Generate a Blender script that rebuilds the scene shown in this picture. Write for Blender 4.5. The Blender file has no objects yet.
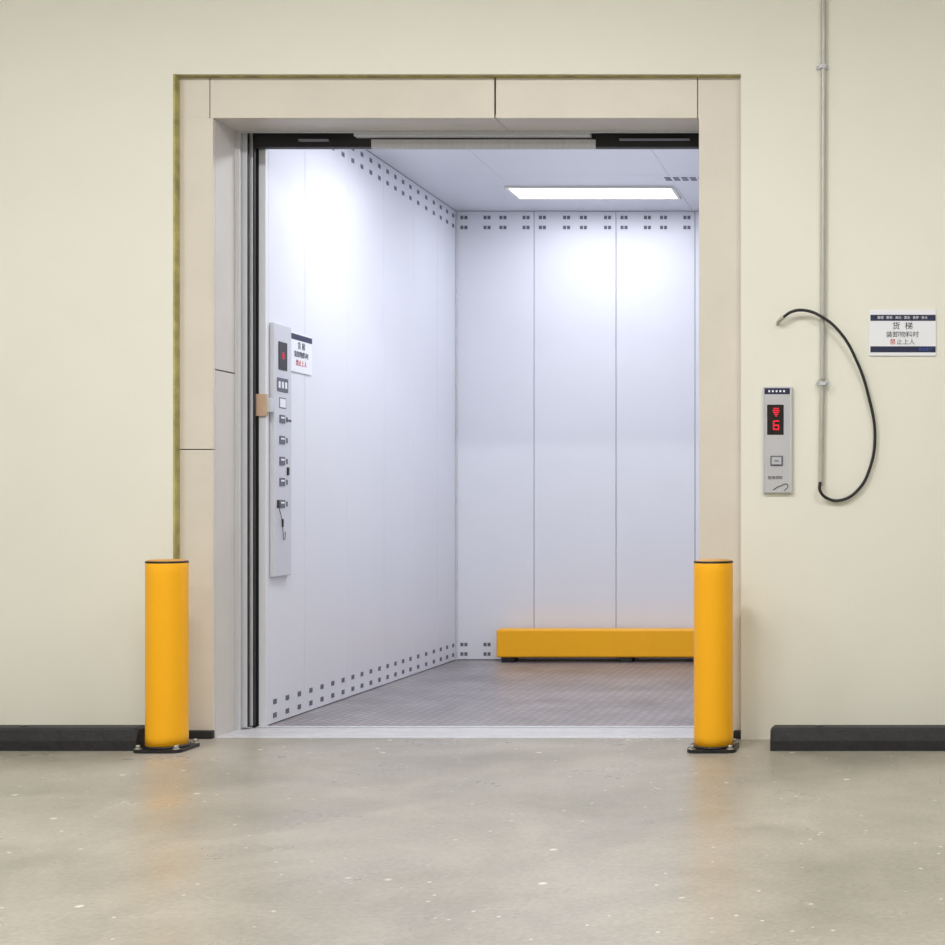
import bpy, bmesh, math, random
from mathutils import Vector, Matrix
random.seed(3)
scene = bpy.context.scene
scene.view_settings.view_transform = 'Standard'
scene.view_settings.look = 'None'
F = 1400.0; VX = 890.0; VY = 508.0
def PX(px, Y): return (px-VX)*Y/F
def PZ(py, Y): return 1.0-(py-VY)*Y/F

# ---------------------------------------------------------------- materials
def srgb(r, g, b):
    def c(v):
        v /= 255.0
        return v/12.92 if v <= 0.04045 else ((v+0.055)/1.055)**2.4
    return (c(r), c(g), c(b), 1)
def mat(name, col, rough=0.5, metal=0.0, var=0.0, scale=4.0, bump=0.0, bscale=60.0,
        emit=None, es=0.0, rvar=0.0, stretch=None, coat=0.0, spec=0.5):
    m = bpy.data.materials.new(name); m.use_nodes = True
    nt = m.node_tree; b = nt.nodes['Principled BSDF']
    b.inputs['Base Color'].default_value = col
    b.inputs['Roughness'].default_value = rough
    b.inputs['Metallic'].default_value = metal
    b.inputs['Coat Weight'].default_value = coat
    b.inputs['Specular IOR Level'].default_value = spec
    tc = nt.nodes.new('ShaderNodeTexCoord')
    mp = nt.nodes.new('ShaderNodeMapping')
    nt.links.new(tc.outputs['Object'], mp.inputs['Vector'])
    if stretch: mp.inputs['Scale'].default_value = stretch
    if var or rvar:
        n = nt.nodes.new('ShaderNodeTexNoise'); n.inputs['Scale'].default_value = scale
        n.inputs['Detail'].default_value = 6; n.inputs['Roughness'].default_value = 0.6
        nt.links.new(mp.outputs[0], n.inputs['Vector'])
        if var:
            r = nt.nodes.new('ShaderNodeValToRGB')
            r.color_ramp.elements[0].position = 0.3; r.color_ramp.elements[1].position = 0.7
            r.color_ramp.elements[0].color = tuple(c*(1-var) for c in col[:3])+(1,)
            r.color_ramp.elements[1].color = tuple(min(1, c*(1+var)) for c in col[:3])+(1,)
            nt.links.new(n.outputs['Fac'], r.inputs[0]); nt.links.new(r.outputs[0], b.inputs['Base Color'])
        if rvar:
            mr = nt.nodes.new('ShaderNodeMapRange')
            mr.inputs['From Min'].default_value = 0.3; mr.inputs['From Max'].default_value = 0.7
            mr.inputs['To Min'].default_value = rough-rvar; mr.inputs['To Max'].default_value = rough+rvar
            nt.links.new(n.outputs['Fac'], mr.inputs['Value']); nt.links.new(mr.outputs[0], b.inputs['Roughness'])
    if bump:
        n2 = nt.nodes.new('ShaderNodeTexNoise'); n2.inputs['Scale'].default_value = bscale
        n2.inputs['Detail'].default_value = 4
        nt.links.new(mp.outputs[0], n2.inputs['Vector'])
        bp = nt.nodes.new('ShaderNodeBump'); bp.inputs['Strength'].default_value = bump
        bp.inputs['Distance'].default_value = 0.01
        nt.links.new(n2.outputs['Fac'], bp.inputs['Height']); nt.links.new(bp.outputs[0], b.inputs['Normal'])
    if emit:
        b.inputs['Emission Color'].default_value = emit; b.inputs['Emission Strength'].default_value = es
    return m

M_wall = mat('painted_wall', srgb(232, 231, 220), 0.6, var=0.02, scale=1.3, bump=0.06, bscale=25)
M_ceil = mat('room_ceiling', srgb(228, 228, 224), 0.8)
M_stone = mat('stone_cladding', srgb(217, 210, 199), 0.45, var=0.04, scale=3, bump=0.05, bscale=40)
M_stone2 = mat('stone_cladding_reveal', srgb(210, 205, 199), 0.4, var=0.04, scale=3, bump=0.05, bscale=40)
M_grout = mat('dark_grout', srgb(70, 62, 52), 0.9)
M_caulk = mat('olive_caulk', srgb(176, 167, 108), 0.7, var=0.35, scale=14)
M_steel = mat('brushed_steel', srgb(204, 206, 212), 0.4, 0.15, stretch=(40, 40, 1), var=0.06, scale=2)
M_alu = mat('sill_aluminium', srgb(206, 206, 210), 0.4, 0.2, var=0.06, scale=12)
M_dark = mat('dark_metal', srgb(34, 34, 38), 0.6)
M_car = mat('car_panel_enamel', srgb(226, 228, 237), 0.38, 0.0, var=0.012, scale=2.0)
M_carc = mat('car_ceiling_panel', srgb(222, 225, 233), 0.3, 0.0)
M_seam = mat('panel_seam', srgb(140, 142, 158), 0.7)
M_dot = mat('vent_slot_dark', srgb(104, 106, 120), 0.6)
M_yel = mat('safety_yellow', srgb(255, 182, 6), 0.42, var=0.02, scale=8, bump=0.04, bscale=120, coat=0.1)
M_capy = mat('bollard_cap', srgb(205, 150, 60), 0.5)
M_blk = mat('black_rubber', srgb(34, 34, 38), 0.6, var=0.35, scale=16, bump=0.3, bscale=60)
M_blkm = mat('black_steel', srgb(26, 26, 30), 0.4, var=0.2, scale=20)
M_bolt = mat('zinc_bolt', srgb(180, 178, 170), 0.35, 0.6)
M_white = mat('sign_white', srgb(236, 238, 246), 0.4)
M_navy = mat('sign_navy', srgb(28, 34, 70), 0.4)
M_ink = mat('sign_ink', srgb(30, 30, 44), 0.5)
M_redink = mat('sign_red', srgb(200, 40, 40), 0.5)
M_blueink = mat('sign_blue', srgb(60, 90, 190), 0.5)
M_plate = mat('call_panel_steel', srgb(194, 195, 201), 0.35, 0.1, var=0.05, scale=8)
M_cop = mat('control_panel_face', srgb(208, 210, 219), 0.35, 0.1)
M_screen = mat('black_screen', srgb(20, 16, 20), 0.15)
M_led = mat('red_led', srgb(190, 15, 35), 0.5, emit=(0.9, 0.01, 0.04, 1), es=0.6)
M_pipe = mat('galvanised_pipe', srgb(186, 187, 180), 0.4, 0.2, var=0.08, scale=12)
M_cable = mat('black_cable', srgb(30, 30, 34), 0.45)
M_wood = mat('beige_block', srgb(208, 178, 152), 0.6, var=0.1, scale=20)
M_lamp = mat('car_lamp', (1, 1, 1, 1), 0.5, emit=(0.97, 0.98, 1.0, 1), es=3.0)
M_tube = mat('tube_lamp', (1, 1, 1, 1), 0.5, emit=(1.0, 0.99, 0.96, 1), es=5.0)
M_fix = mat('fixture_white', srgb(235, 235, 230), 0.5)

# polished concrete
def concrete():
    m = bpy.data.materials.new('polished_concrete'); m.use_nodes = True
    nt = m.node_tree; N = nt.nodes; L = nt.links; b = N['Principled BSDF']
    tc = N.new('ShaderNodeTexCoord')
    n1 = N.new('ShaderNodeTexNoise'); n1.inputs['Scale'].default_value = 1.5; n1.inputs['Detail'].default_value = 9
    n1.inputs['Roughness'].default_value = 0.68; n1.inputs['Distortion'].default_value = 0.4
    L.new(tc.outputs['Object'], n1.inputs['Vector'])
    r1 = N.new('ShaderNodeValToRGB'); e = r1.color_ramp.elements
    e[0].position = 0.3; e[0].color = srgb(142, 137, 126)
    e[1].position = 0.66; e[1].color = srgb(175, 169, 157)
    L.new(n1.outputs['Fac'], r1.inputs[0])
    n2 = N.new('ShaderNodeTexNoise'); n2.inputs['Scale'].default_value = 60; n2.inputs['Detail'].default_value = 5
    L.new(tc.outputs['Object'], n2.inputs['Vector'])
    r2 = N.new('ShaderNodeValToRGB'); e = r2.color_ramp.elements
    e[0].position = 0.3; e[0].color = (0.86, 0.86, 0.86, 1); e[1].position = 0.7; e[1].color = (1.08, 1.08, 1.08, 1)
    L.new(n2.outputs['Fac'], r2.inputs[0])
    mx = N.new('ShaderNodeMixRGB'); mx.blend_type = 'MULTIPLY'; mx.inputs[0].default_value = 1
    L.new(r1.outputs[0], mx.inputs[1]); L.new(r2.outputs[0], mx.inputs[2])
    # pale paint specks
    last = mx.outputs[0]
    for sc_, p0 in ((5.5, .04), (13.0, .05)):
        v = N.new('ShaderNodeTexVoronoi'); v.inputs['Scale'].default_value = sc_
        L.new(tc.outputs['Object'], v.inputs['Vector'])
        r3 = N.new('ShaderNodeValToRGB'); e = r3.color_ramp.elements
        e[0].position = p0; e[0].color = (1, 1, 1, 1); e[1].position = p0+.04; e[1].color = (0, 0, 0, 1)
        L.new(v.outputs['Distance'], r3.inputs[0])
        mx2 = N.new('ShaderNodeMixRGB'); L.new(r3.outputs[0], mx2.inputs[0])
        L.new(last, mx2.inputs[1]); mx2.inputs[2].default_value = srgb(218, 215, 206)
        last = mx2.outputs[0]
    L.new(last, b.inputs['Base Color'])
    n4 = N.new('ShaderNodeTexNoise'); n4.inputs['Scale'].default_value = 2.4; n4.inputs['Detail'].default_value = 6
    L.new(tc.outputs['Object'], n4.inputs['Vector'])
    mr = N.new('ShaderNodeMapRange'); mr.inputs['From Min'].default_value = 0.3; mr.inputs['From Max'].default_value = 0.7
    mr.inputs['To Min'].default_value = 0.24; mr.inputs['To Max'].default_value = 0.42
    L.new(n4.outputs['Fac'], mr.inputs['Value']); L.new(mr.outputs[0], b.inputs['Roughness'])
    n5 = N.new('ShaderNodeTexNoise'); n5.inputs['Scale'].default_value = 5; n5.inputs['Detail'].default_value = 2
    L.new(tc.outputs['Object'], n5.inputs['Vector'])
    bp = N.new('ShaderNodeBump'); bp.inputs['Strength'].default_value = 0.08; bp.inputs['Distance'].default_value = 0.01
    L.new(n5.outputs['Fac'], bp.inputs['Height']); L.new(bp.outputs[0], b.inputs['Normal'])
    return m
M_floor = concrete()

def treadplate():
    m = bpy.data.materials.new('tread_plate'); m.use_nodes = True
    nt = m.node_tree; N = nt.nodes; L = nt.links; b = N['Principled BSDF']
    tc = N.new('ShaderNodeTexCoord')
    n1 = N.new('ShaderNodeTexNoise'); n1.inputs['Scale'].default_value = 3; n1.inputs['Detail'].default_value = 8
    L.new(tc.outputs['Object'], n1.inputs['Vector'])
    r = N.new('ShaderNodeValToRGB'); e = r.color_ramp.elements
    e[0].position = 0.3; e[0].color = srgb(144, 138, 140); e[1].position = 0.7; e[1].color = srgb(182, 176, 178)
    L.new(n1.outputs['Fac'], r.inputs[0])
    mp = N.new('ShaderNodeMapping'); mp.inputs['Rotation'].default_value = (0, 0, math.radians(45))
    L.new(tc.outputs['Object'], mp.inputs['Vector'])
    ck = N.new('ShaderNodeTexBrick'); ck.inputs['Scale'].default_value = 7
    ck.inputs['Mortar Size'].default_value = 0.05
    ck.inputs['Brick Width'].default_value = 0.5; ck.inputs['Row Height'].default_value = 0.25
    ck.inputs['Color1'].default_value = (1, 1, 1, 1); ck.inputs['Color2'].default_value = (.72, .72, .72, 1)
    ck.inputs['Mortar'].default_value = (.3, .3, .3, 1)
    L.new(mp.outputs[0], ck.inputs['Vector'])
    mx = N.new('ShaderNodeMixRGB'); mx.blend_type = 'MULTIPLY'; mx.inputs[0].default_value = 0.6
    L.new(r.outputs[0], mx.inputs[1]); L.new(ck.outputs['Color'], mx.inputs[2])
    L.new(mx.outputs[0], b.inputs['Base Color'])
    b.inputs['Roughness'].default_value = 0.35; b.inputs['Metallic'].default_value = 0.15
    bp = N.new('ShaderNodeBump'); bp.inputs['Strength'].default_value = 0.5; bp.inputs['Distance'].default_value = 0.003
    L.new(ck.outputs['Color'], bp.inputs['Height']); L.new(bp.outputs[0], b.inputs['Normal'])
    return m
M_tread = treadplate()

# ---------------------------------------------------------------- helpers
def link(ob, parent=None):
    scene.collection.objects.link(ob)
    if parent: ob.parent = parent
    return ob
def empty(name):
    e = bpy.data.objects.new(name, None); e.empty_display_size = 0.1
    return link(e)
def boxes(name, lst, m, parent=None, bevel=0.0, seg=2):
    bm = bmesh.new()
    for (x0, x1, y0, y1, z0, z1) in lst:
        mt = Matrix.Translation(((x0+x1)/2, (y0+y1)/2, (z0+z1)/2)) @ Matrix.Diagonal((abs(x1-x0), abs(y1-y0), abs(z1-z0), 1))
        bmesh.ops.create_cube(bm, size=1, matrix=mt)
    if bevel:
        bmesh.ops.bevel(bm, geom=bm.edges[:], offset=bevel, segments=seg, affect='EDGES', profile=0.5)
    me = bpy.data.meshes.new(name); bm.to_mesh(me); bm.free()
    me.materials.append(m)
    return link(bpy.data.objects.new(name, me), parent)
def lathe(name, prof, cx, cy, m, parent=None, n=64):
    bm = bmesh.new(); rings = []
    for r, z in prof:
        if r < 1e-6: rings.append([bm.verts.new((cx, cy, z))])
        else: rings.append([bm.verts.new((cx+r*math.cos(2*math.pi*i/n), cy+r*math.sin(2*math.pi*i/n), z)) for i in range(n)])
    for a, b in zip(rings, rings[1:]):
        for i in range(n):
            j = (i+1) % n
            if len(a) == 1 and len(b) == 1: continue
            if len(a) == 1: f = bm.faces.new((a[0], b[j], b[i]))
            elif len(b) == 1: f = bm.faces.new((a[i], a[j], b[0]))
            else: f = bm.faces.new((a[i], a[j], b[j], b[i]))
            f.smooth = True
    bmesh.ops.recalc_face_normals(bm, faces=bm.faces[:])
    me = bpy.data.meshes.new(name); bm.to_mesh(me); bm.free(); me.materials.append(m)
    ob = link(bpy.data.objects.new(name, me), parent)
    return ob
def tomesh(ob, name, m, parent):
    bpy.context.view_layer.update()
    dg = bpy.context.evaluated_depsgraph_get()
    me = bpy.data.meshes.new_from_object(ob.evaluated_get(dg))
    me.transform(ob.matrix_world)
    me.materials.clear(); me.materials.append(m)
    bpy.data.objects.remove(ob)
    return link(bpy.data.objects.new(name, me), parent)
def tube(name, pts, r, m, parent=None, smooth=True):
    cu = bpy.data.curves.new(name, 'CURVE'); cu.dimensions = '3D'
    cu.bevel_depth = r; cu.bevel_resolution = 4; cu.use_fill_caps = True
    if smooth:
        sp = cu.splines.new('BEZIER'); sp.bezier_points.add(len(pts)-1); cu.resolution_u = 12
        for p, c in zip(sp.bezier_points, pts):
            p.co = c; p.handle_left_type = p.handle_right_type = 'AUTO'
    else:
        sp = cu.splines.new('POLY'); sp.points.add(len(pts)-1)
        for p, c in zip(sp.points, pts): p.co = (*c, 1)
    ob = bpy.data.objects.new(name+'_c', cu); scene.collection.objects.link(ob)
    o = tomesh(ob, name, m, parent)
    for p in o.data.polygons: p.use_smooth = True
    return o
def text(name, s, loc, size, m, parent, face='front', align='CENTER'):
    cu = bpy.data.curves.new(name, 'FONT'); cu.body = s; cu.size = size
    cu.align_x = align; cu.align_y = 'CENTER'; cu.extrude = 0.0004
    ob = bpy.data.objects.new(name+'_c', cu); scene.collection.objects.link(ob)
    ob.location = loc
    ob.rotation_euler = (math.pi/2, 0, 0) if face == 'front' else (math.pi/2, 0, math.pi/2)
    return tomesh(ob, name, m, parent)
def lamp(name, loc, sx, sy, power, col, parent):
    l = bpy.data.lights.new(name, 'AREA'); l.shape = 'RECTANGLE'; l.size = sx; l.size_y = sy
    l.energy = power; l.color = col
    o = bpy.data.objects.new(name, l); o.location = loc
    return link(o, parent)

# ---------------------------------------------------------------- room shell
YW = 6.047; YT = 6.087; YR = 6.292
XL, XR = PX(173, YW), PX(741, YW); ZT = PZ(74, YW)
RX0, RX1, RY0, RH = -7.5, 4.5, -2.5, 3.9
boxes('wall_back', [(RX0, XL, YW, YW+0.25, 0, RH), (XR, RX1, YW, YW+0.25, 0, RH), (XL, XR, YW, YW+0.25, ZT, RH)], M_wall)
boxes('wall_left', [(RX0-0.1, RX0, RY0, YW+0.25, 0, RH)], M_wall)
boxes('wall_right', [(RX1, RX1+0.1, RY0, YW+0.25, 0, RH)], M_wall)
boxes('wall_front', [(RX0-0.1, RX1+0.1, RY0-0.1, RY0, 0, RH)], M_wall)
boxes('ceiling', [(RX0-0.1, RX1+0.1, RY0-0.1, YW+0.25, RH, RH+0.1)], M_ceil)
boxes('floor', [(RX0-0.1, RX1+0.1, RY0-0.1, YT, -0.1, 0), (RX0-0.1, XL, YT, YW+0.25, -0.1, 0), (XR, RX1+0.1, YT, YW+0.25, -0.1, 0)], M_floor)

# ---------------------------------------------------------------- stone door surround
OL, OR, OT = PX(213, YT), PX(699, YT), PZ(118, YT)
tr = empty('trim_1')
g = 0.004
c = 0.008
ct = 0.003
zs = PZ(450, YT); zr = PZ(372, 6.19)
xm = PX(495, YT); xl = OL-0.012; xr = OR-0.008
boxes('left_face', [(XL+c, OL, YT, YT+.02, 0, zs), (XL+c, OL, YT, YT+.02, zs+g, OT), (XL+c, xl-g, YT, YT+.02, OT, ZT-ct)], M_stone, tr, 0.0012, 1)
boxes('right_face', [(OR, XR-c, YT, YT+.02, 0, OT), (xr+g, XR-c, YT, YT+.02, OT, ZT-ct)], M_stone, tr, 0.0003, 1)
boxes('lintel_face', [(xl, xm-g, YT, YT+.02, OT, ZT-ct), (xm+g, xr, YT, YT+.02, OT, ZT-ct)], M_stone, tr, 0.0012, 1)
boxes('left_reveal', [(OL-.02, OL, YT+.022, YR, 0, zr), (OL-.02, OL, YT+.022, YR, zr+g*1.5, OT)], M_stone2, tr)
boxes('right_reveal', [(OR, OR+.02, YT+.022, YR, 0, zr), (OR, OR+.02, YT+.022, YR, zr+g*1.5, OT)], M_stone2, tr)
boxes('top_reveal', [(OL, xm, YT+.022, YR, OT, OT+.02), (xm+g, OR, YT+.022, YR, OT, OT+.02)], M_stone2, tr)
boxes('backing', [(XL+c, OL-.022, YT+.021, YR, 0, ZT-c), (OR+.022, XR-c, YT+.021, YR, 0, ZT-c), (OL-.022, OR+.022, YT+.021, YR, OT+.021, ZT-c)], M_grout, tr)
boxes('caulk_edge', [(XL, XL+c, YW+.002, YT+.02, 0, ZT), (XL+c, XR-c, YW+.018, YT+.02, ZT-ct, ZT)], M_caulk, tr)
boxes('right_joint', [(XR-c, XR, YW+.03, YT+.02, 0, ZT)], M_stone2, tr)
boxes('foot_rubber', [(PX(189, YT), PX(215, YT), YT-.028, YT-.001, 0, 0.035), (PX(734, YT), PX(744, YT), YT-.028, YT-.001, 0, 0.035)], M_blk, tr, 0.003)

# ---------------------------------------------------------------- landing door gear
CL, CR, YC0, YC1, CH = -2.855, -0.745, 6.40, 9.21, 2.954
df = empty('elevator_door')
boxes('steel_jamb', [(OL-.03, OL+.022, YR, YR+.018, 0, OT+.06), (OR-.022+.02, OR+.05, YR, YR+.018, 0, OT+.06)], M_steel, df, 0.002)
boxes('door_leaf_outer', [(OL-.5, OL+.044, YR+.022, YR+.040, 0.012, OT+.05)], M_steel, df, 0.002)
boxes('door_leaf_inner', [(OL-.5, OL+.054, YR+.056, YR+.074, 0.012, OT+.05)], M_alu, df, 0.002)
boxes('door_edge_seal', [(OL+.044, OL+.048, YR+.025, YR+.038, 0.012, OT+.04), (OL+.054, OL+.060, YR+.058, YR+.073, 0.012, OT+.04)], M_dark, df)
boxes('shaft_liner', [(OL-.6, CL-.03, YC0+.0, YC0+.02, 0, 3.1), (CR+.03, OR+.6, YC0, YC0+.02, 0, 3.1)], M_dark, df)
Yh = 6.35
boxes('header_beam', [(OL-.1, OR+.1, Yh+.0, Yh+.04, PZ(147, Yh), OT+.28)], M_dark, df, 0.002)
boxes('header_track', [(PX(357, Yh), PX(592, Yh), Yh-.04, Yh-.001, PZ(136, Yh-.04), OT+.1)], M_carc, df, 0.002)
boxes('header_strip', [(PX(372, Yh), PX(596, Yh), Yh-.012, Yh-.001, PZ(149, Yh), PZ(140, Yh))], M_steel, df, 0.002)
boxes('header_edge', [(OL, OR, YR+.002, YR+.012, PZ(132.5, YR), OT+.06)], M_steel, df, 0.001)
boxes('header_hanger', [(PX(300, Yh), PX(330, Yh), Yh-.02, Yh-.001, PZ(142, Yh), PZ(140, Yh)), (PX(620, Yh), PX(690, Yh), Yh-.02, Yh-.001, PZ(141, Yh), PZ(139.5, Yh))], M_seam, df, 0.001)
boxes('latch_block', [(PX(252, 6.39), CL+.012, 6.385, 6.398, PZ(416, 6.39), PZ(394, 6.39))], M_wood, df, 0.002)
boxes('latch_bracket', [(CL+.012, CL+.03, 6.385, 6.42, PZ(412, 6.39), PZ(398, 6.39))], M_steel, df, 0.002)
# sill
sl = empty('elevator_sill')
boxes('sill_base', [(OL, OR, YT+.001, YC0, -.05, -.006)], M_dark, sl)
yy = YT+.002; lst = []
for w in (0.07, 0.05, 0.03, 0.03, 0.045, 0.05):
    lst.append((OL+.001, OR-.001, yy, yy+w-.008, -.006, .001)); yy += w
boxes('sill_rib', lst, M_alu, sl, 0.001, 1)
boxes('car_sill', [(OL+.06, OR-.001, YC0-.035, YC0, -.006, .004)], M_steel, sl, 0.001, 1)

# ---------------------------------------------------------------- elevator car
car = empty('elevator_car')
th = 0.02
boxes('shell', [(CL-.06, CL-th, YC0+.022, YC1+.06, 0, CH+.06), (CR+th, CR+.06, YC0+.022, YC1+.06, 0, CH+.06),
                (CL-.06, CR+.06, YC1+th, YC1+.06, 0, CH+.06), (CL-.06, CR+.06, YC0, YC1+.06, CH+th, CH+.06)], M_seam, car)
boxes('car_floor', [(CL-.06, CR+.06, YC0+.001, YC1+.06, -.06, 0)], M_tread, car)
boxes('front_return', [(CL-.03, CL, YC0, YC0+.03, 0, CH), (CR, CR+.03, YC0, YC0+.03, 0, CH), (CL, CR, YC0+.0, YC0+.03, PZ(147, Yh)+.01, CH)], M_car, car)
seams = [F*2.855/(890-x) for x in (305, 348, 383.5, 414, 437.5)]
ys = [YC0+.03]+seams+[YC1]
s = 0.0018
lw = [(CL-th, CL, a+s, b-s, .004, CH-.002) for a, b in zip(ys, ys[1:])]
boxes('left_wall_panels', lw, M_car, car, 0.0015, 1)
boxes('right_wall_panels', [(CR, CR+th, a+s, b-s, .004, CH-.002) for a, b in zip(ys, ys[1:])], M_car, car, 0.0015, 1)
xs = [CL, PX(534, YC1), PX(616, YC1), PX(695, YC1), CR]
boxes('back_wall_panels', [(a+s, b-s, YC1, YC1+th, .004, CH-.002) for a, b in zip(xs, xs[1:])], M_car, car, 0.0015, 1)
cyl = [YC0, 7.3, 8.2, YC1]
boxes('ceiling_panels', [(a+.001, b-.001, p+.001, q-.001, CH, CH+th) for a, b in ((CL, -2.3), (-2.3, -1.3), (-1.3, CR)) for p, q in zip(cyl, cyl[1:])], M_carc, car)
boxes('corner_trim', [(CL, CL+.012, YC1-.012, YC1, 0, CH)], M_alu, car, 0.003)
# vent slots : two rows top and bottom
dots = []
def zrow():
    r = []
    for z in (PZ(217.5, YC1), PZ(227.5, YC1), PZ(644.5, YC1), PZ(654, YC1)): r.append(z)
    return r
hz = 0.0115; hx = 0.023
for a, b in zip(xs, xs[1:]):
    n = 4
    for i in range(n):
        x = a+(b-a)*((i+.5)/n) + (0.012 if i % 2 else -0.012)
        for z in zrow():
            dots.append((x-hx, x-.003, YC1-.0015, YC1+.002, z-hz, z+hz)); dots.append((x+.003, x+hx, YC1-.0015, YC1+.002, z-hz, z+hz))
for a, b in zip(ys, ys[1:]):
    n = max(2, round((b-a)/.13))
    for i in range(n):
        y = a+(b-a)*((i+.5)/n)
        for z in zrow():
            dots.append((CL-.002, CL+.0015, y-hx*.8, y+hx*.8, z-hz, z+hz))
            dots.append((CR-.0015, CR+.002, y-hx*.8, y+hx*.8, z-hz, z+hz))
boxes('vent_slots', dots, M_dot, car)
lx0, lx1 = PX(514, 8.65), PX(674, 8.65)
for k, (a, b) in enumerate(((8.52, 8.80), (6.95, 7.23))):
    cl = empty('ceiling_panel_light')
    boxes('lamp_frame', [(lx0-.02, lx1+.02, a-.02, a, CH-.012, CH-.0005), (lx0-.02, lx1+.02, b, b+.02, CH-.012, CH-.0005),
                         (lx0-.02, lx0, a, b, CH-.012, CH-.0005), (lx1, lx1+.02, a, b, CH-.012, CH-.0005)], M_fix, cl, 0.002, 1)
    boxes('lamp_diffuser', [(lx0, lx1, a, b, CH-.008, CH-.001)], M_lamp, cl)
    lamp('lamp_light', ((lx0+lx1)/2, (a+b)/2, CH-.014), lx1-lx0-.02, b-a-.02, 8.0 if k == 0 else 25, (0.92, 0.945, 1.0), cl)
# air grille
gl = []
for i in range(7):
    x = PX(665, 8.3)+i*.05
    for y in (8.27, 8.32): gl.append((x, x+.035, y, y+.03, CH-.002, CH-.0003))
boxes('ceiling_grille', gl, M_dot, car)

# guard rail bumper in car
gb = empty('guard_bumper')
bx0, bx1 = PX(496, 9.05), CR-.03
boxes('beam', [(bx0, bx1, 9.05, 9.18, PZ(657.5, 9.05), PZ(629.5, 9.05))], M_yel, gb, 0.012, 3)
boxes('foot', [(bx0+.03, bx0+.11, 9.06, 9.17, 0, .05), (-1.75, -1.67, 9.06, 9.17, 0, .05), (bx1-.11, bx1-.03, 9.06, 9.17, 0, .05)], M_blkm, gb, 0.003)
boxes('wall_bracket', [(bx0+.2, bx0+.26, 9.178, YC1-.001, .1, .16), (bx1-.26, bx1-.2, 9.178, YC1-.001, .1, .16)], M_blkm, gb)

# car operating panel
cp = empty('elevator_control_panel')
y0, y1 = 6.44, 6.628
xf = CL+.022
zt, zb = PZ(322, 6.44), PZ(577, 6.44)
boxes('panel_body', [(CL+.001, xf, y0, y1, zb, zt)], M_cop, cp, 0.004)
def cpz(py): return PZ(py, 6.52)
boxes('display_screen', [(xf, xf+.003, 6.485, 6.575, cpz(370), cpz(342))], M_screen, cp, 0.001, 1)
text('display_digit', '8', (xf+.0035, 6.53, cpz(356)), 0.045, M_led, cp, 'side')
bt = []; bi = []
for k, py in enumerate((385, 403, 419, 440, 461, 482, 504)):
    z = cpz(py)
    if k == 0:
        bt += [(xf, xf+.003, 6.47, 6.585, z-.032, z+.032)]
        bi += [(xf+.003, xf+.004, 6.48+i*.035, 6.50+i*.035, z-.015, z+.015) for i in range(3)]
    elif k == 1:
        bi += [(xf, xf+.002, 6.50, 6.56, z-.02, z+.02)]; bt += [(xf, xf+.001, 6.494, 6.566, z-.025, z+.025)]
    else:
        bt += [(xf, xf+.004, 6.495, 6.55, z-.019, z+.019)]
        bt += [(xf, xf+.002, 6.567, 6.583, z-.012, z+.012)]
        bi += [(xf+.004, xf+.005, 6.505, 6.54, z+.002, z+.010)]
boxes('buttons', bt, M_dot, cp, 0.0008, 1)
boxes('button_faces', bi, M_white, cp)
boxes('key_switches', [(xf, xf+.006, 6.47, 6.482, cpz(508), cpz(500)), (xf, xf+.006, 6.575, 6.592, cpz(475), cpz(467)), (xf, xf+.005, 6.52, 6.532, cpz(527), cpz(519))], M_dark, cp, 0.001, 1)
tube('key_cord', [(xf+.006, 6.478, cpz(508)), (xf+.008, 6.50, cpz(518)), (xf+.008, 6.515, cpz(530)), (xf+.008, 6.53, cpz(540)), (xf+.006, 6.545, cpz(532))], .0015, M_cable, cp)
text('panel_lettering', '载货电梯', (CL+.0015+.021, 6.594, cpz(420)), 0.015, M_ink, cp, 'side')

# notice inside car
ns = empty('notice_sign')
a, b = 6.65, 6.90
zt, zb = PZ(331, 6.66), PZ(372, 6.72)
boxes('board', [(CL+.001, CL+.006, a, b, zb, zt)], M_white, ns)
boxes('header_band', [(CL+.006, CL+.0068, a, b, zt-.035, zt-.008)], M_navy, ns)
text('line_1', '货 梯', (CL+.0068, (a+b)/2, zt-.063), .038, M_ink, ns, 'side')
text('line_2', '装卸物料时', (CL+.0068, (a+b)/2, zt-.105), .033, M_ink, ns, 'side')
text('line_3', '禁止上人', (CL+.0068, (a+b)/2, zt-.145), .031, M_redink, ns, 'side')

# ---------------------------------------------------------------- notice on the room wall
n2 = empty('notice_sign.001')
sx0, sx1, sz0, sz1 = PX(869, YW), PX(936, YW), PZ(356, YW), PZ(310, YW)
sc = (sx0+sx1)/2; yf = YW-.006
boxes('board', [(sx0, sx1, yf, YW-.0005, sz0, sz1)], M_white, n2, 0.001, 1)
boxes('bands', [(sx0+.006, sx1-.002, yf-.0008, yf, PZ(321, YW), PZ(315, YW)), (sx0+.006, sx1-.002, yf-.0008, yf, PZ(352.5, YW), PZ(346.5, YW))], M_navy, n2)
text('band_text', '整理 · 整顿 · 清扫 · 清洁 · 素养 · 安全', (sc, yf-.001, PZ(318, YW)), .0135, M_white, n2)
text('line_1', '货  梯', (sc, yf-.0006, PZ(326.5, YW)), .035, M_ink, n2)
text('line_2', '装卸物料时', (sc, yf-.0006, PZ(335, YW)), .0285, M_ink, n2)
text('line_3', '止上人', (sc+.014, yf-.0006, PZ(342.3, YW)), .0265, M_ink, n2)
text('line_3_red', '禁', (sc-.042, yf-.0006, PZ(342.3, YW)), .0265, M_redink, n2)
text('footer_text', '安全生产', (sx1-.045, yf-.001, PZ(349.5, YW)), .015, M_blueink, n2)

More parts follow.
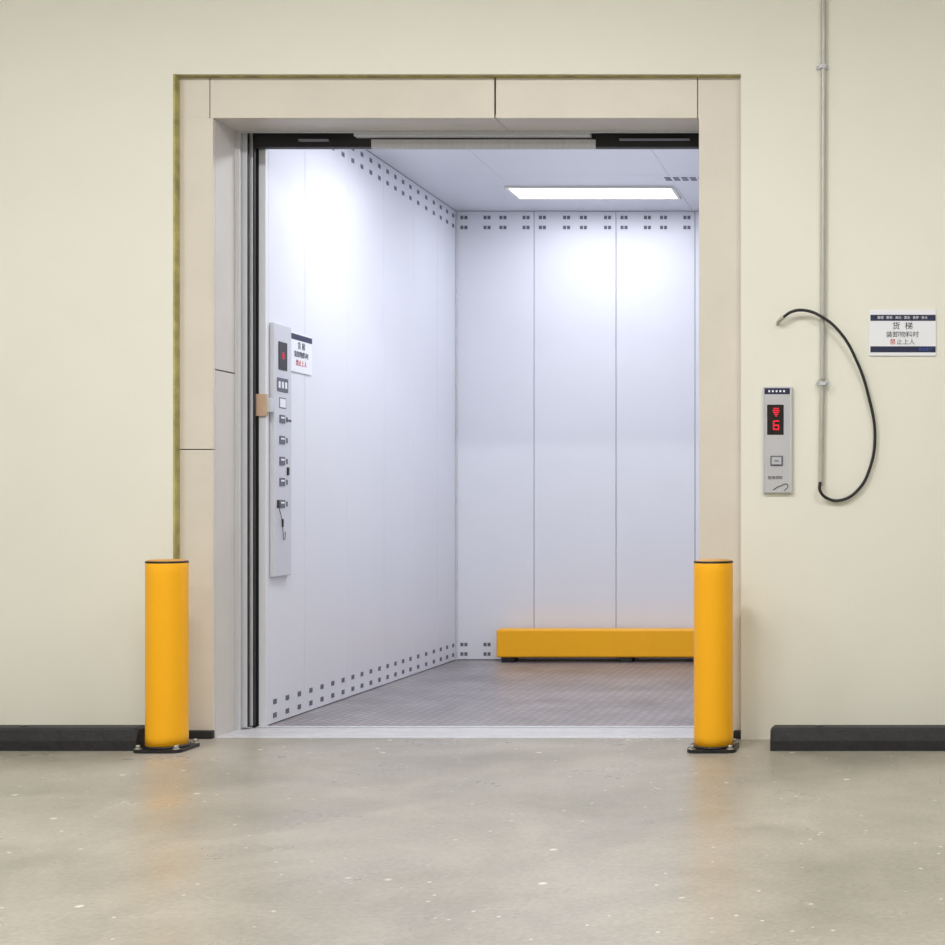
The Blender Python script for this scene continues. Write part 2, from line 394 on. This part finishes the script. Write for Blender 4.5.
# ---------------------------------------------------------------- call panel
lp = empty('elevator_call_panel')
px0, px1, pz0, pz1 = PX(764, YW), PX(791.5, YW), PZ(493, YW), PZ(387, YW)
pf = YW-.018
boxes('face_plate', [(px0, px1, pf, YW-.0005, pz0, pz1)], M_plate, lp, 0.003)
boxes('side_rail', [(px0-.003, px0+.004, pf-.003, YW-.0005, pz0, pz1), (px1-.004, px1+.003, pf-.003, YW-.0005, pz0, pz1)], M_steel, lp, 0.001, 1)
boxes('top_sticker', [(px0+.004, px1-.006, pf-.001, pf, PZ(394.5, YW), PZ(388.5, YW))], M_navy, lp)
boxes('sticker_marks', [(px0+.02+i*.016, px0+.028+i*.016, pf-.0014, pf-.001, PZ(392.5, YW), PZ(390.5, YW)) for i in range(5)], M_white, lp)
dx0, dx1 = PX(767.5, YW), PX(784, YW)
boxes('display_screen', [(dx0, dx1, pf-.002, pf, PZ(435, YW), PZ(405, YW))], M_screen, lp, 0.001, 1)
def seg7(name, segs, cx, cz, w, h):
    t = .006; L = []
    if 'a' in segs: L.append((cx-w, cx+w, cz+h-t, cz+h))
    if 'g' in segs: L.append((cx-w, cx+w, cz-t/2, cz+t/2))
    if 'd' in segs: L.append((cx-w, cx+w, cz-h, cz-h+t))
    if 'f' in segs: L.append((cx-w, cx-w+t, cz+.002, cz+h))
    if 'b' in segs: L.append((cx+w-t, cx+w, cz+.002, cz+h))
    if 'e' in segs: L.append((cx-w, cx-w+t, cz-h, cz-.002))
    if 'c' in segs: L.append((cx+w-t, cx+w, cz-h, cz-.002))
    boxes(name, [(q[0], q[1], pf-.003, pf-.0018, q[2], q[3]) for q in L], M_led, lp)
dc = (dx0+dx1)/2+.003
za = PZ(412.5, YW)
# small down-arrow indicator above the floor digit
boxes('display_arrow', [(dc-w, dc+w, pf-.003, pf-.0018, za+o-.0025, za+o+.0025) for w, o in ((.012, .016), (.015, .008), (.013, 0), (.009, -.008), (.004, -.016))], M_led, lp)
seg7('display_digit', 'afgcde', dc, PZ(425.5, YW), .0135, .021)
bxc, bzc = PX(777, YW), PZ(461, YW)
boxes('call_button_ring', [(bxc-.027, bxc+.027, pf-.004, pf, bzc-.022, bzc+.022)], M_dot, lp, 0.0015, 1)
boxes('call_button', [(bxc-.021, bxc+.021, pf-.007, pf-.003, bzc-.016, bzc+.016)], M_plate, lp, 0.0015, 1)
boxes('call_button_mark', [(bxc-.01, bxc+.01, pf-.0078, pf-.007, bzc-.004, bzc+.004)], M_seam, lp)
text('plate_text', '使用须知', ((px0+px1)/2-.01, pf-.0006, PZ(478, YW)), .016, M_ink, lp)
tube('scratch_mark', [(px0+.04, pf-.002, PZ(490, YW)), (px0+.07, pf-.004, PZ(486, YW)), (px1-.015, pf-.002, PZ(485, YW)), (px1-.03, pf-.002, PZ(491, YW))], .0014, M_cable, lp)

# ---------------------------------------------------------------- conduit and cable
cd = empty('electrical_conduit')
cxp = PX(822.5, YW); r = .0105; yc = YW-.016
tube('pipe', [(PX(824, YW), yc, RH), (PX(823.5, YW), yc, 2.6), (cxp, yc, 1.6), (PX(821, YW), yc, PZ(486, YW))], r, M_pipe, cd)
for z in (PZ(68, YW), PZ(384, YW)):
    boxes('clip', [(cxp-.026, cxp+.026, YW-.004, YW-.0005, z-.009, z+.009), (cxp-.014, cxp+.016, yc-.014, YW-.003, z-.009, z+.009)], M_steel, cd, 0.002, 1)
tube('cable_tie', [(cxp-.03, YW-.03, PZ(386, YW)), (cxp, YW-.034, PZ(379, YW)), (cxp+.03, YW-.03, PZ(383, YW)), (cxp, YW-.034, PZ(388, YW)), (cxp-.02, YW-.03, PZ(381, YW))], .002, M_pipe, cd)
hc = empty('hanging_cable')
pts = [(784, 318), (792, 313), (805, 311.5), (822, 318), (840, 333), (857, 362), (869, 398), (875, 436), (870, 468), (858, 490), (842, 500), (829, 499), (820.5, 491), (820.5, 482)]
offs = [.03, .035, .036, .042, .04, .03, .02, .016, .016, .016, .016, .018, .035, .035]
tube('cable', [(PX(x, YW), YW-o, PZ(y, YW)) for (x, y), o in zip(pts, offs)], .0066, M_cable, hc)
tube('cable_tip', [(PX(778, YW), YW-.02, PZ(323.5, YW)), (PX(781, YW), YW-.028, PZ(320.5, YW)), (PX(784, YW), YW-.03, PZ(318, YW))], .0082, M_bolt, hc)
tube('bare_wire', [(PX(777, YW), YW-.004, PZ(324.5, YW)), (PX(779, YW), YW-.02, PZ(322.5, YW))], .004, M_bolt, hc)

# ---------------------------------------------------------------- bollards
def bollard(name, px):
    Y = 5.80; x = PX(px, Y); R = .081; H = PZ(561, Y)
    e = empty(name)
    lathe('post', [(R*.9, .012), (R, .012), (R, .06), (R, H-.05), (R, H-.010), (R*.985, H-.006), (R*.9, H-.006)], x, Y, M_yel, e)
    lathe('cap_ring', [(R*.95, H-.008), (R*1.005, H-.007), (R*1.005, H-.001), (R*.97, H+.001), (R*.9, H+.001)], x, Y, M_blkm, e)
    lathe('cap', [(R*.92, H-.004), (R*.92, H+.003), (R*.8, H+.006), (0, H+.007)], x, Y, M_capy, e)
    h = .1
    bm = bmesh.new()
    vs = []
    cr = .035
    for qx, qy, a0 in ((1, 1, 0), (-1, 1, 90), (-1, -1, 180), (1, -1, 270)):
        for k in range(7):
            a = math.radians(a0+k*15)
            vs.append(bm.verts.new((x+qx*(h-cr)+cr*math.cos(a), Y+qy*(h-cr)+cr*math.sin(a), 0.0)))
    f = bm.faces.new(vs)
    ex = bmesh.ops.extrude_face_region(bm, geom=[f])
    vv = [v for v in ex['geom'] if isinstance(v, bmesh.types.BMVert)]
    bmesh.ops.translate(bm, verts=vv, vec=(0, 0, .014))
    bmesh.ops.recalc_face_normals(bm, faces=bm.faces[:])
    me = bpy.data.meshes.new('base_plate'); bm.to_mesh(me); bm.free(); me.materials.append(M_blkm)
    link(bpy.data.objects.new('base_plate', me), e)
    lathe('base_collar', [(R*.9, .014), (R*1.07, .014), (R*1.05, .02), (R*1.0, .023), (R*.9, .023)], x, Y, M_blkm, e)
    for sx in (-1, 1):
        for sy in (-1, 1):
            bx, by = x+sx*.078, Y+sy*.078
            lathe('washer', [(0, .0135), (.015, .0135), (.015, .017), (0, .017)], bx, by, M_bolt, e, 20)
            lathe('bolt_head', [(0, .016), (.010, .016), (.010, .029), (.008, .031), (0, .031)], bx, by, M_bolt, e, 6)
bollard('safety_bollard', 167)
bollard('safety_bollard.001', 713.5)

# ---------------------------------------------------------------- wheel stops
def stop(name, x0, x1):
    yf, yb, h = 5.76, 5.88, .093
    prof = [(yf, 0), (yf, h*.45), (yf+.012, h*.9), (yf+.024, h), (yb-.024, h), (yb-.012, h*.9), (yb, h*.45), (yb, 0)]
    bm = bmesh.new(); rings = []
    for x, k in ((x0, .9), (x0+.012, 1), (x1-.012, 1), (x1, .9)):
        rings.append([bm.verts.new((x, 5.82+(y-5.82)*k, z*k)) for y, z in prof])
    for a, b in zip(rings, rings[1:]):
        for i in range(len(prof)):
            j = (i+1) % len(prof); bm.faces.new((a[i], a[j], b[j], b[i]))
    bm.faces.new(rings[0]); bm.faces.new(rings[-1][::-1])
    bmesh.ops.recalc_face_normals(bm, faces=bm.faces[:])
    e = empty(name)
    me = bpy.data.meshes.new('rubber_body'); bm.to_mesh(me); bm.free(); me.materials.append(M_blk)
    link(bpy.data.objects.new('rubber_body', me), e)
    x = x0+.2
    while x < x1-.1:
        lathe('anchor_bolt', [(0, h-.001), (.018, h-.001), (.016, h+.003), (0, h+.003)], x, 5.82, M_blkm, e, 16); x += .55
stop('wheel_stop', -4.9, -3.105)
stop('wheel_stop.001', PX(770, 5.76), 1.3)

# ---------------------------------------------------------------- room lamps (ceiling battens)
def batten(name, x, y, P, L=1.3):
    e = empty(name)
    hx_, hy_ = (L/2, .12)
    boxes('housing', [(x-hx_, x+hx_, y-hy_, y+hy_, RH-.06, RH-.001)], M_fix, e, 0.004)
    boxes('tube', [(x-hx_+.03, x+hx_-.03, y-.1, y+.1, RH-.1, RH-.062)], M_tube, e, 0.01)
    lamp('tube_light', (x, y, RH-.103), L-.1, .18, P, (1.0, 0.985, 0.965), e)
k = 0
for (x, y, P) in ((-1.9, 3.4, 80), (-4.6, 3.4, 46), (1.0, 3.4, 48), (-1.9, 0.6, 48), (-4.6, .6, 36), (1.0, .6, 36)):
    batten('batten_light' if k == 0 else 'batten_light.%03d' % k, x, y, P); k += 1

w = bpy.data.worlds.new('world'); scene.world = w; w.use_nodes = True
w.node_tree.nodes['Background'].inputs[0].default_value = (0.9, 0.92, 1, 1)
w.node_tree.nodes['Background'].inputs[1].default_value = 0.3

# ---------------------------------------------------------------- camera
cam = bpy.data.cameras.new('camera'); co = bpy.data.objects.new('camera', cam); scene.collection.objects.link(co)
co.location = (0, 0, 1.0); co.rotation_euler = (math.pi/2, 0, 0)
cam.sensor_fit = 'HORIZONTAL'; cam.sensor_width = 36; cam.lens = F*36/945
cam.shift_x = -(VX-472.5)/945; cam.shift_y = (VY-472.5)/945
cam.clip_start = 0.05; cam.clip_end = 100
scene.camera = co
